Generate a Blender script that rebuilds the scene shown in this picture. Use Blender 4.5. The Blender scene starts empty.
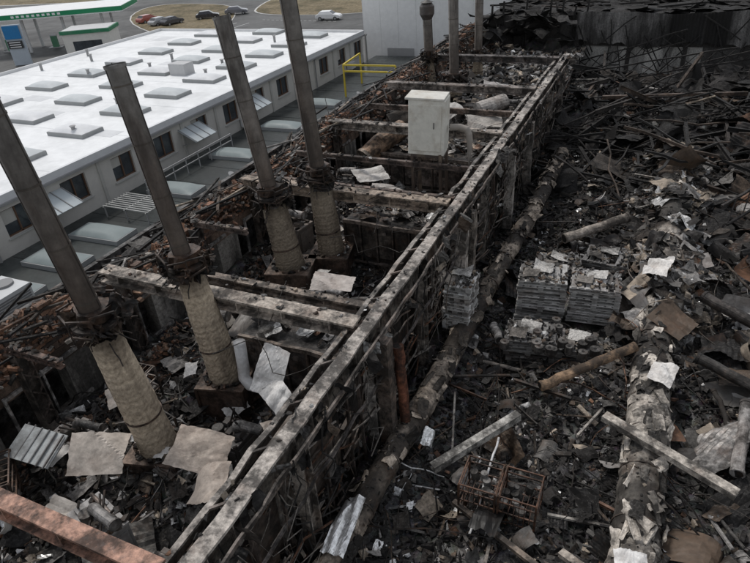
import bpy, math, random
import numpy as np
from mathutils import Matrix, Vector, Euler
random.seed(7); rng=np.random.default_rng(11)
S=bpy.context.scene
# ---------------------------------------------------------------- noise
_tab=rng.random((256,256))
def vn(x,y):
    x=np.asarray(x,float);y=np.asarray(y,float)
    xi=np.floor(x).astype(int);yi=np.floor(y).astype(int)
    fx=x-xi;fy=y-yi;fx=fx*fx*(3-2*fx);fy=fy*fy*(3-2*fy)
    a=_tab[xi%256,yi%256];b=_tab[(xi+1)%256,yi%256];c=_tab[xi%256,(yi+1)%256];d=_tab[(xi+1)%256,(yi+1)%256]
    return (a*(1-fx)+b*fx)*(1-fy)+(c*(1-fx)+d*fx)*fy
def fbm(x,y,o=4,s=0.):
    r=0;A=.5;f=1.
    for i in range(o):
        r=r+A*vn(np.asarray(x)*f+s+17.3*i,np.asarray(y)*f+s*1.7+9.1*i);A*=.5;f*=2.03
    return r
def sm(x,a,b):
    t=np.clip((np.asarray(x,float)-a)/(b-a),0,1);return t*t*(3-2*t)
# ---------------------------------------------------------------- builder
CUBE=np.array([[-1,-1,-1],[1,-1,-1],[1,1,-1],[-1,1,-1],[-1,-1,1],[1,-1,1],[1,1,1],[-1,1,1]],float)*.5
CQ=np.array([[0,3,2,1],[4,5,6,7],[0,1,5,4],[1,2,6,5],[2,3,7,6],[3,0,4,7]])
def eul(rx,ry,rz):
    rx,ry,rz=[np.atleast_1d(np.asarray(v,float)) for v in (rx,ry,rz)]
    n=max(len(rx),len(ry),len(rz));rx,ry,rz=[np.broadcast_to(v,(n,)) for v in (rx,ry,rz)]
    cx,sx,cy,sy,cz,sz=np.cos(rx),np.sin(rx),np.cos(ry),np.sin(ry),np.cos(rz),np.sin(rz)
    R=np.empty((n,3,3))
    R[:,0,0]=cz*cy;R[:,0,1]=cz*sy*sx-sz*cx;R[:,0,2]=cz*sy*cx+sz*sx
    R[:,1,0]=sz*cy;R[:,1,1]=sz*sy*sx+cz*cx;R[:,1,2]=sz*sy*cx-cz*sx
    R[:,2,0]=-sy;R[:,2,1]=cy*sx;R[:,2,2]=cy*cx
    return R
class MB:
    def __init__(s): s.V=[];s.Q=[];s.N=[];s.C=[];s.n=0
    def add(s,v,q,c,ng=None):
        v=np.asarray(v,float).reshape(-1,3);c=np.asarray(c,float)
        if c.ndim==1:c=np.tile(c[:3],(len(v),1))
        s.V.append(v);s.C.append(c)
        if q is not None and len(q): s.Q.append(np.asarray(q)+s.n)
        if ng:
            for g in ng: s.N.append([int(i)+s.n for i in g])
        s.n+=len(v);return s
    def boxes(s,cen,siz,R,col,jit=0.):
        N=len(cen);v=CUBE[None]*siz[:,None,:]
        if jit: v=v*(1+rng.normal(0,jit,v.shape))
        v=np.einsum('nij,nkj->nki',R,v)+cen[:,None,:]
        q=(CQ[None]+(np.arange(N)*8)[:,None,None]).reshape(-1,4)
        return s.add(v.reshape(-1,3),q,np.repeat(col,8,axis=0))
    def box(s,c,z,col,rot=(0,0,0)):
        return s.boxes(np.array([c],float),np.array([z],float),eul(*rot),np.array([col],float))
    def bb(s,x0,x1,y0,y1,z0,z1,col):
        return s.box(((x0+x1)/2,(y0+y1)/2,(z0+z1)/2),(abs(x1-x0),abs(y1-y0),abs(z1-z0)),col)
    def beam(s,p,q,w,h,col,segs=1,warp=0,roll=0):
        p=np.array(p,float);q=np.array(q,float);d=q-p;L=np.linalg.norm(d);d/=L
        up=np.array([0,0,1.]) if abs(d[2])<.95 else np.array([0,1.,0])
        sx=np.cross(d,up);sx/=np.linalg.norm(sx);u=np.cross(sx,d)
        a=sx*math.cos(roll)+u*math.sin(roll);b=-sx*math.sin(roll)+u*math.cos(roll)
        V=[]
        for i in range(segs+1):
            c=p+d*L*i/segs
            if 0<i<segs and warp: c=c+rng.normal(0,warp,3)
            for e,f in((-1,-1),(1,-1),(1,1),(-1,1)): V.append(c+a*e*w/2+b*f*h/2)
        Q=[[4*i+j,4*i+(j+1)%4,4*i+4+(j+1)%4,4*i+4+j] for i in range(segs) for j in range(4)]
        Q+=[[3,2,1,0],[4*segs,4*segs+1,4*segs+2,4*segs+3]]
        return s.add(V,Q,col)
    def ibeam(s,p,q,w,h,col,t=.03,ch=False):
        p=np.array(p,float);q=np.array(q,float);d=(q-p)/np.linalg.norm(q-p)
        up=np.array([0,0,1.]) if abs(d[2])<.95 else np.array([0,1.,0])
        sx=np.cross(d,up);sx/=np.linalg.norm(sx);u=np.cross(sx,d)
        s.beam(p+u*(h/2-t/2),q+u*(h/2-t/2),w,t,col);s.beam(p-u*(h/2-t/2),q-u*(h/2-t/2),w,t,col)
        off=sx*(w/2-t/2) if ch else 0*sx
        s.beam(p+off,q+off,t*.8,h-2*t,col);return s
    def tube(s,pts,r,n=12,col=(.1,.1,.1),cap=True,nz=0.,cols=None):
        P=np.array(pts,float);m=len(P);r=np.broadcast_to(np.asarray(r,float),(m,))
        T=np.gradient(P,axis=0);T/=np.linalg.norm(T,axis=1)[:,None]+1e-9
        ref=np.array([0,0,1.]) if abs(T[:,2]).mean()<.9 else np.array([1.,0,0])
        V=np.empty((m,n,3));an=np.arange(n)/n*2*math.pi
        for i in range(m):
            a=np.cross(T[i],ref);a/=np.linalg.norm(a)+1e-9;b=np.cross(T[i],a)
            rr=r[i]*(1+rng.normal(0,nz,n)) if nz else r[i]*np.ones(n)
            V[i]=P[i]+(np.cos(an)[:,None]*a+np.sin(an)[:,None]*b)*rr[:,None]
        i,j=np.meshgrid(np.arange(m-1),np.arange(n),indexing='ij')
        Q=np.stack([i*n+j,i*n+(j+1)%n,(i+1)*n+(j+1)%n,(i+1)*n+j],-1).reshape(-1,4)
        c=np.asarray(col,float)
        if cols is not None: c=np.repeat(np.asarray(cols,float),n,axis=0)
        ng=[list(range(n))[::-1],list(range((m-1)*n,m*n))] if cap else None
        return s.add(V.reshape(-1,3),Q,c,ng)
    def sheets(s,cen,siz,R,col,k=6,cr=.12,ej=.1,corr=0,bend=0.,var=.1):
        N=len(cen);g=np.linspace(-.5,.5,k);X,Y=np.meshgrid(g,g,indexing='ij')
        v=np.zeros((N,k*k,3));v[:,:,0]=X.ravel();v[:,:,1]=Y.ravel()
        v[:,:,:2]+=rng.normal(0,ej/k,(N,k*k,2))
        for o in range(3):
            f=rng.uniform(2,8,(N,1));th=rng.uniform(0,6.28,(N,1));ph=rng.uniform(0,6.28,(N,1))
            v[:,:,2]+=np.abs(np.sin((v[:,:,0]*np.cos(th)+v[:,:,1]*np.sin(th))*f+ph))*cr*rng.uniform(.3,1.2,(N,1))
        v[:,:,2]+=rng.normal(0,cr*.06,(N,k*k))
        if corr: v[:,:,2]+=.018*(np.arange(k*k)//k%2)
        cx=rng.choice([-1,1],(N,1));cy=rng.choice([-1,1],(N,1));d=np.clip(v[:,:,0]*cx+v[:,:,1]*cy-.4,0,.6);v[:,:,2]+=d*np.clip(rng.normal(0,.4,(N,1)),-.7,.7)
        if bend: v[:,:,2]-=bend*v[:,:,0]**2*rng.uniform(-.4,1,(N,1))
        v=v*np.stack([siz[:,0],siz[:,1],(siz[:,0]+siz[:,1])/2],1)[:,None,:]
        v=np.einsum('nij,nkj->nki',R,v)+cen[:,None,:]
        i,j=np.meshgrid(np.arange(k-1),np.arange(k-1),indexing='ij')
        q=np.stack([i*k+j,(i+1)*k+j,(i+1)*k+j+1,i*k+j+1],-1).reshape(-1,4)
        Q=(q[None]+(np.arange(N)*k*k)[:,None,None]).reshape(-1,4)
        return s.add(v.reshape(-1,3),Q,np.repeat(col,k*k,axis=0)*rng.uniform(1-var,1+var,(N*k*k,1)))
    def build(s,name,mat,parent=None,smooth=False,bevel=0):
        V=np.concatenate(s.V);C=np.clip(np.concatenate(s.C),0,1)
        Q=np.concatenate(s.Q) if s.Q else np.zeros((0,4),int)
        me=bpy.data.meshes.new(name)
        nq=len(Q);lens=np.concatenate([np.full(nq,4),np.array([len(g) for g in s.N],int)]) if s.N else np.full(nq,4)
        idx=np.concatenate([Q.ravel()]+([np.concatenate([np.array(g) for g in s.N])] if s.N else []))
        me.vertices.add(len(V));me.vertices.foreach_set('co',V.ravel())
        me.loops.add(len(idx));me.loops.foreach_set('vertex_index',idx.astype(np.int32))
        me.polygons.add(len(lens));st=np.concatenate([[0],np.cumsum(lens)[:-1]])
        me.polygons.foreach_set('loop_start',st.astype(np.int32))
        me.update(calc_edges=True);me.validate()
        me.polygons.foreach_set('use_smooth',np.full(len(me.polygons),bool(smooth)))
        at=me.color_attributes.new('Col','FLOAT_COLOR','POINT')
        at.data.foreach_set('color',np.concatenate([C,np.ones((len(C),1))],1).ravel().astype(np.float32))
        me.materials.append(mat);o=bpy.data.objects.new(name,me);S.collection.objects.link(o)
        if bevel:
            m=o.modifiers.new('bevel','BEVEL');m.width=bevel;m.segments=2;m.limit_method='ANGLE'
        if parent:o.parent=parent
        return o
def grp(name):
    e=bpy.data.objects.new(name,None);S.collection.objects.link(e);e.empty_display_size=.3;return e
# ---------------------------------------------------------------- materials
def mat(name,soot=.6,scale=2.,rough=.85,metal=0.,bump=.35,dust=0.,sootcol=(.013,.012,.011),fine=14.,dustcol=(.27,.255,.24),streak=False,spec=.3,wet=0.,rust=0.,con=1.):
    m=bpy.data.materials.new(name);m.use_nodes=True;nt=m.node_tree;N=nt.nodes;L=nt.links
    B=N['Principled BSDF'];A=N.new('ShaderNodeAttribute');A.attribute_name='Col'
    tc=N.new('ShaderNodeTexCoord');vec=tc.outputs['Object']
    if streak:
        mp=N.new('ShaderNodeMapping');L.new(tc.outputs['Object'],mp.inputs['Vector']);mp.inputs['Scale'].default_value=(1,1,.25);vec=mp.outputs[0]
    n1=N.new('ShaderNodeTexNoise');n1.inputs['Scale'].default_value=scale;n1.inputs['Detail'].default_value=5;n1.inputs['Roughness'].default_value=.7
    L.new(vec,n1.inputs['Vector'])
    r1=N.new('ShaderNodeMapRange');c=.5+(.5-soot)*.35
    r1.inputs[1].default_value=c-.07;r1.inputs[2].default_value=c+.08;r1.inputs[4].default_value=min(1,soot*1.6)
    L.new(n1.outputs['Fac'],r1.inputs[0])
    n2=N.new('ShaderNodeTexNoise');n2.inputs['Scale'].default_value=fine;n2.inputs['Detail'].default_value=4;n2.inputs['Roughness'].default_value=.7
    L.new(tc.outputs['Object'],n2.inputs['Vector'])
    mr=N.new('ShaderNodeMapRange');mr.inputs[1].default_value=.32;mr.inputs[2].default_value=.68;mr.inputs[3].default_value=1-.5*con;mr.inputs[4].default_value=1+.45*con
    L.new(n2.outputs['Fac'],mr.inputs[0])
    mul=N.new('ShaderNodeVectorMath');mul.operation='SCALE';L.new(A.outputs['Color'],mul.inputs[0]);L.new(mr.outputs[0],mul.inputs['Scale'])
    out=mul.outputs[0]
    if rust:
        sp2=N.new('ShaderNodeSeparateColor');L.new(n1.outputs['Color'],sp2.inputs[0])
        m4=N.new('ShaderNodeMapRange');m4.inputs[1].default_value=.5;m4.inputs[2].default_value=.64;m4.inputs[4].default_value=rust;L.new(sp2.outputs['Green'],m4.inputs[0])
        mx3=N.new('ShaderNodeMix');mx3.data_type='RGBA';L.new(m4.outputs[0],mx3.inputs['Factor']);L.new(out,mx3.inputs['A']);mx3.inputs['B'].default_value=(.14,.078,.047,1);out=mx3.outputs['Result']
    mx=N.new('ShaderNodeMix');mx.data_type='RGBA'
    L.new(r1.outputs[0],mx.inputs['Factor']);L.new(out,mx.inputs['A']);mx.inputs['B'].default_value=(*sootcol,1)
    out=mx.outputs['Result']
    if dust:
        g=N.new('ShaderNodeNewGeometry');sp=N.new('ShaderNodeSeparateXYZ');L.new(g.outputs['Normal'],sp.inputs[0])
        m1=N.new('ShaderNodeMapRange');m1.inputs[1].default_value=.55;m1.inputs[2].default_value=1.;L.new(sp.outputs['Z'],m1.inputs[0])
        sp3=N.new('ShaderNodeSeparateColor');L.new(n2.outputs['Color'],sp3.inputs[0])
        m2=N.new('ShaderNodeMapRange');m2.inputs[1].default_value=.5;m2.inputs[2].default_value=.68;L.new(sp3.outputs['Blue'],m2.inputs[0])
        mm=N.new('ShaderNodeMath');mm.operation='MULTIPLY';L.new(m1.outputs[0],mm.inputs[0]);L.new(m2.outputs[0],mm.inputs[1])
        m3=N.new('ShaderNodeMath');m3.operation='MULTIPLY';L.new(mm.outputs[0],m3.inputs[0]);m3.inputs[1].default_value=dust
        mx2=N.new('ShaderNodeMix');mx2.data_type='RGBA';L.new(m3.outputs[0],mx2.inputs['Factor']);L.new(out,mx2.inputs['A']);mx2.inputs['B'].default_value=(*dustcol,1)
        out=mx2.outputs['Result']
    L.new(out,B.inputs['Base Color'])
    rr=N.new('ShaderNodeMapRange');rr.inputs[1].default_value=.3;rr.inputs[2].default_value=.7;rr.inputs[3].default_value=max(.12,rough-.22-wet);rr.inputs[4].default_value=min(1,rough+.12)
    L.new(n1.outputs['Fac'],rr.inputs[0]);L.new(rr.outputs[0],B.inputs['Roughness'])
    B.inputs['Metallic'].default_value=metal;B.inputs['Specular IOR Level'].default_value=spec
    if bump:
        b=N.new('ShaderNodeBump');b.inputs['Strength'].default_value=bump;b.inputs['Distance'].default_value=.03;L.new(n2.outputs['Fac'],b.inputs['Height']);L.new(b.outputs[0],B.inputs['Normal'])
    return m
M_deb=mat('charred_debris',.5,1.3,.85,dust=.25,fine=18,bump=.2)
M_char=mat('charcoal',.5,1.5,.72,dust=.35,fine=22,wet=.3,spec=.5)
M_steel=mat('burnt_steel',.5,2.2,.6,.3,.2,dust=.2,fine=10,rust=.4)
M_paint=mat('scorched_paint',.52,2.2,.7,0,.25,fine=11,dust=.15,rust=.45)
M_sheet=mat('scorched_sheet',.3,1.6,.6,0,.1,fine=6,rust=.3,sootcol=(.06,.05,.043),con=.5)
M_ins=mat('scorched_insulation',.36,2.0,.9,0,.5,fine=16,streak=True,sootcol=(.065,.048,.036),con=.7)
M_clad=mat('scorched_cladding',.55,1.1,.85,0,.6,fine=9,sootcol=(.03,.026,.023),rust=.3)
M_stack=mat('stack_steel',.42,1.6,.5,.4,.08,fine=5,streak=True,sootcol=(.05,.042,.037),rust=.2,con=.5)
M_brick=mat('broken_brick',.42,1.2,.9,0,.4,fine=16,dust=.3)
M_plas=mat('sooty_plaster',.5,.8,.9,0,.3,streak=True)
M_clean=mat('clean_paint',.12,.35,.6,0,.0,fine=2.,sootcol=(.42,.42,.41),con=.12)
M_roofw=mat('roof_membrane',.3,.22,.7,0,.0,fine=1.2,sootcol=(.60,.61,.61),con=.15)
M_roofd=mat('roof_bitumen',.5,.25,.55,0,.1,fine=3,sootcol=(.03,.034,.034),wet=.3,con=.5)
M_gl=mat('window_glass',.2,.5,.12,0,0,fine=1,sootcol=(.02,.02,.02),spec=.8)
M_asph=mat('asphalt',.4,.08,.8,0,.1,fine=1.,sootcol=(.06,.06,.06),con=.3)
M_grass=mat('dry_grass',.4,.2,.95,0,.4,fine=2.,sootcol=(.06,.055,.03))
M_car=mat('car_paint',.05,.3,.3,0,0,fine=1,sootcol=(.2,.2,.2),spec=.6,con=.1)
M_foil=mat('aluminium_foil',.2,2.5,.35,.6,.2,fine=9,sootcol=(.1,.09,.08))
# ---------------------------------------------------------------- palettes
PAL=np.array([[.015,.014,.0135],[.030,.027,.025],[.058,.048,.040],[.11,.08,.058],[.13,.122,.112],[.28,.265,.25],[.36,.30,.235],[.72,.71,.69],[.13,.068,.04],[.22,.125,.085]])
def pal(n,w=(.3,.22,.15,.08,.09,.06,.04,.02,.025,.015)):
    w=np.array(w,float);w/=w.sum();return PAL[rng.choice(10,n,p=w)]*rng.uniform(.7,1.3,(n,1))
LIGHT=(.12,.12,.11,.1,.14,.16,.14,.12,.015,.01)
DARK=(.6,.28,.08,.02,.02,.008,.005,.004,.008,.002)
# ---------------------------------------------------------------- height fields
def G(x,y,cx,cy,rx,ry): return np.exp(-((x-cx)/rx)**2-((y-cy)/ry)**2)
def hR(x,y):
    z=-.15+.5*fbm(x*.7,y*.7,5)+.35*fbm(x*2.4,y*2.4,3,5.)
    z=z+1.0*np.exp(-((x-1.0)/.85)**2)*sm(y,12,15)*(1-sm(y,25,28))*(.4+1.1*fbm(x*1.5,y*1.2,4,3.))
    z=z+.7*sm(x,2.2,5)*fbm(x*.6,y*.6,4,8.)*1.5
    z=z+sm(y,23,30)*(.9*fbm(x*.35,y*.35,4,30.)*2.-.1)*(1-.85*sm(y,34,38))
    z=z-.25*np.exp(-((x+2.6)/.7)**2)*(1-sm(y,20,26))
    z=z-.35*G(x,y,-1.3,13.6,1.6,2.)
    return z
PITS=[(-5.9,6.9,1.5,.9,1.4),(-5.7,12.4,1.4,1.0,1.5),(-6.5,17.6,1.8,1.1,1.4),(-9.6,7.3,.7,1.2,.6),(-5.2,4.0,.5,1.2,.7),(-9.6,11.5,.7,1.6,.8),(-7.3,4.3,.9,.6,.5)]
def hL(x,y):
    z=.25+1.2*fbm(x*.8,y*.8,5,40.)+.4*fbm(x*2.6,y*2.6,3,50.)
    for cx,cy,rx,ry,d in PITS: z=z-d*.8*G(x,y,cx,cy,rx,ry)
    z=z+.9*sm(y,17,25)
    return np.maximum(z,.03)
def H(x,y): return np.where(np.asarray(x)<-4.1,hL(x,y),hR(x,y))
def terrain(name,x0,x1,y0,y1,st,f,mt,w):
    xs=np.arange(x0,x1+1e-6,st);ys=np.arange(y0,y1+1e-6,st);X,Y=np.meshgrid(xs,ys,indexing='ij')
    Z=f(X,Y)+rng.normal(0,.02,X.shape)
    i,j=np.meshgrid(np.arange(len(xs)-1),np.arange(len(ys)-1),indexing='ij');k=len(ys)
    Q=np.stack([i*k+j,(i+1)*k+j,(i+1)*k+j+1,i*k+j+1],-1).reshape(-1,4)
    t=fbm(X*1.1,Y*1.1,5,70.).ravel()[:,None];u=fbm(X*6,Y*6,3,90.).ravel()[:,None]
    c=np.array([[.014,.0135,.013]])*(1-sm(t,.42,.6))+np.array([[.06,.053,.046]])*sm(t,.42,.6)
    c=c+np.array([[.16,.15,.14]])*sm(u,.58,.75)*w+rng.normal(0,.008,c.shape)
    m=MB();m.add(np.stack([X,Y,Z],-1).reshape(-1,3),Q,np.clip(c,.006,1));return m.build(name,mt,None,True)
terrain('charred_rubble_ground',-4.3,12.,2.,40.,.085,hR,M_char,.8)
terrain('ash_rubble_heap',-10.7,-4.2,0.,40.,.085,hL,M_char,1.)
# ---------------------------------------------------------------- scatter helpers
def pts(n,x0,x1,y0,y1,bias=1.6):
    x=rng.uniform(x0,x1,n);y=y0+(y1-y0)*rng.random(n)**bias
    k=~((x>-2.75)&(x<.15)&(y>13.45)&(y<15.1)&(rng.random(n)<.93));return x[k],y[k]
def chips(mb,n,x0,x1,y0,y1,smin,smax,w,bias=1.5,lift=.3,e=1.6,clump=True):
    x,y=pts(n,x0,x1,y0,y1,bias);n=len(x)
    s=smin*(smax/smin)**(rng.random((n,1))**e)*rng.uniform(.35,1.5,(n,3));s[:,2]*=.6;z=H(x,y)+s.mean(1)*lift
    c=pal(n,w)
    if clump: c=c*(.55+1.1*sm(fbm(x*.9,y*.9,4,120.),.36,.58))[:,None]
    mb.boxes(np.stack([x,y,z],1),s,eul(rng.normal(0,.5,n),rng.normal(0,.5,n),rng.uniform(0,6.3,n)),c,.3)
def planks(mb,n,x0,x1,y0,y1,l0,l1,w,th=(.01,.045),bias=1.4,til=.22):
    x,y=pts(n,x0,x1,y0,y1,bias);n=len(x);L=l0*(l1/l0)**(rng.random(n)**1.3);t=rng.uniform(th[0],th[1],n)
    s=np.stack([L,t*rng.uniform(.8,3.,n),t],1);a=rng.normal(0,til,n)
    z=H(x,y)+.05+np.abs(np.sin(a))*L*.4
    mb.boxes(np.stack([x,y,z],1),s,eul(rng.normal(0,.4,n),a,rng.uniform(0,6.3,n)),pal(n,w),.04)
def shts(mb,n,x0,x1,y0,y1,s0,s1,w,bias=1.4,k=6,cr=.1,til=.35,corr=0,ej=.15,bend=0.,lift=.12):
    x,y=pts(n,x0,x1,y0,y1,bias);n=len(x);s=s0*(s1/s0)**(rng.random((n,1))**1.3)*rng.uniform(.5,1.3,(n,2))
    z=H(x,y)+.04+s.mean(1)*lift
    mb.sheets(np.stack([x,y,z],1),s,eul(rng.normal(0,til,n),rng.normal(0,til,n),rng.uniform(0,6.3,n)),pal(n,w),k,cr,ej,corr,bend)
def cables(mb,n,x0,x1,y0,y1,l0,l1,w,r=(.005,.015),bias=1.4,arch=.2,wob=.4):
    x,y=pts(n,x0,x1,y0,y1,bias);n=len(x);C=pal(n,w)
    for i in range(n):
        L=random.uniform(l0,l1);a=random.uniform(0,6.3);k=11;P=[];px,py=x[i],y[i];lift=random.uniform(0,arch)
        z0=float(H(px,py))
        for j in range(k):
            z=(float(H(px,py)) if wob>.3 else z0*.5+.5*float(H(px,py)))+.06+lift*math.sin(math.pi*j/(k-1));P.append((px,py,z));a+=random.gauss(0,wob);px+=math.cos(a)*L/k;py+=math.sin(a)*L/k
        mb.tube(P,random.uniform(*r),5,C[i],False)
m=MB();chips(m,42000,-4.1,6,4,26,.013,.14,(.38,.24,.12,.06,.07,.05,.03,.045,.01,.008),1.6);chips(m,11000,-4.1,12,18,39.5,.05,.25,DARK,1.)
chips(m,7000,-.3,2.3,12.5,25.5,.03,.3,LIGHT,1.,clump=False);m.build('rubble_debris',M_deb)
m=MB();chips(m,28000,-10.5,-4.3,2,24,.013,.15,(.22,.21,.14,.1,.12,.08,.06,.06,.02,.012),1.5);chips(m,6500,-10.5,-4.3,18,39,.05,.3,LIGHT,1.);m.build('rubble_debris',M_deb)
m=MB();planks(m,3000,-4.1,7,4,28,.1,.8,(.36,.25,.12,.08,.07,.05,.04,.025,.03,.005));planks(m,1400,-4,12,20,39.5,.4,2.4,DARK,(.02,.06),1.)
planks(m,2400,-10.5,-4.3,2,30,.1,.8,(.24,.22,.14,.1,.1,.08,.06,.035,.04,.015));m.build('charred_timber_debris',M_deb)
m=MB();shts(m,1500,-4,7,4.,28,.08,.5,(.28,.24,.14,.08,.11,.09,.05,.04,.02,.005),bend=.8);shts(m,300,2.2,10,8,34,.4,1.4,(.4,.26,.1,.06,.1,.06,.02,.02,.02,.0),1.,9,.08,bend=1.)
shts(m,900,-10.5,-4.3,2,30,.1,.6,(.15,.2,.13,.11,.15,.14,.1,.08,.02,.01),bend=.6);shts(m,240,-4,11,22,38,.5,1.6,DARK,1.,8,bend=.8)
shts(m,420,-.2,2.2,13.,25,.15,.75,LIGHT,1.,8,.16,bend=1.);m.build('torn_sheet_metal',M_deb)
m=MB();shts(m,90,1.2,5.5,7,27,.4,1.3,(.22,.2,.12,.08,.16,.16,.07,.06,.02,.0),1.1,14,.05,.45,0,.08,3.0,.2);shts(m,60,-3.2,.5,4.5,26,.25,.8,(.25,.22,.1,.08,.16,.14,.07,.06,.02,.0),1.2,12,.06,.4,0,.08,2.4,.2);shts(m,26,-.2,1.9,13,25,.4,.9,(.05,.1,.1,.1,.2,.25,.15,.15,.0,.0),1.,12,.06,.4,0,.08,2.6,.25);m.build('buckled_cladding_sheet',M_sheet)
m=MB();shts(m,66,1.8,9,7,30,.6,1.5,(.4,.28,.12,.06,.1,.06,.0,.0,.04,.0),1.1,22,.06,.35,1,.05,1.);shts(m,30,-9.8,-4.6,3,28,.5,1.1,(.2,.2,.2,.1,.15,.1,.0,.05,.05,.0),1.1,16,.05,.35,1,.05);shts(m,16,-3,1,5,22,.4,.9,(.35,.25,.12,.1,.1,.1,.0,.0,.03,.0),1.1,16,.05,.3,1,.05)
m.build('corrugated_roof_sheet',M_steel)
m=MB();shts(m,240,-4,6,5,26,.04,.24,(0,0,0,0,0,.1,0,1,0,0),1.2,6,.2,.5,0,.2);shts(m,160,-10.3,-4.5,3,25,.05,.32,(0,0,0,0,0,.1,0,1,0,0),1.2,6,.2,.5,0,.2);m.build('torn_foil_insulation',M_foil)
m=MB();cables(m,520,-4,8,4.5,30,.6,3.,DARK);cables(m,80,-4,6,4.5,26,.4,1.6,LIGHT);cables(m,300,-10.4,-4.4,3,28,.5,2.2,(.3,.2,.1,.1,.1,.1,.1,.05,.05,.0));m.build('burnt_cables',M_deb)
m=MB();cables(m,260,-4,9,5,34,.9,3.2,(.3,.25,.15,.1,.05,.03,.02,.0,.1,.02),(.008,.02),1.2,.5,.16);m.build('twisted_rebar',M_steel)
m=MB()
for i in range(210):
    x=random.uniform(-5,11);y=random.uniform(22,38);L=random.uniform(1.2,5);a=random.gauss(.5,.8) if random.random()<.6 else random.uniform(0,6.3)
    z=float(hR(x,y))+random.uniform(.05,.7);dz=random.gauss(0,.4)
    p=(x-math.cos(a)*L/2,y-math.sin(a)*L/2,max(.2,z-dz));q=(x+math.cos(a)*L/2,min(39.6,y+math.sin(a)*L/2),max(.2,z+dz))
    c=np.array(random.choice([(.02,.019,.018),(.03,.028,.026),(.018,.017,.016),(.05,.043,.038),(.09,.066,.05)]))
    if random.random()<.3: m.ibeam(p,q,.12,.18,c,.02)
    else: m.beam(p,q,random.uniform(.03,.10),random.uniform(.03,.10),c,4,.05)
m.build('collapsed_roof_beams',M_deb)
# fallen roof trusses (two chords with lacing) in the back and against the rear wall
def truss(p,q,h,col,n=9):
    m=MB();p=np.array(p,float);q=np.array(q,float);u=np.array([0,0,h])+rng.normal(0,.12,3)
    m.beam(p,q,.07,.07,col,6,.04);m.beam(p+u,q+u,.07,.07,col,6,.04)
    for i in range(n):
        a=p+(q-p)*i/n;b=p+(q-p)*(i+1)/n
        m.beam(a,b+u,.035,.035,col);m.beam(a+u,b,.035,.035,col)
    m.build('collapsed_roof_truss',M_deb)
truss((-4.5,39.3,.6),(1.,38.2,2.6),.6,(.025,.023,.022));truss((.5,37.,1.),(8.,39.,2.7),.6,(.03,.027,.025));truss((3,30,1.2),(9.5,35,2.4),.6,(.025,.023,.022));truss((-3.3,27.,.9),(1.2,33.5,1.8),.5,(.04,.034,.03));truss((-4.5,34,1.0),(3.5,36.5,2.),.5,(.03,.027,.025));truss((2.6,19.,1.1),(6.4,25,1.6),.45,(.035,.03,.027));truss((5,37.5,1),(12,39.3,3.2),.6,(.02,.019,.018))
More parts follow.
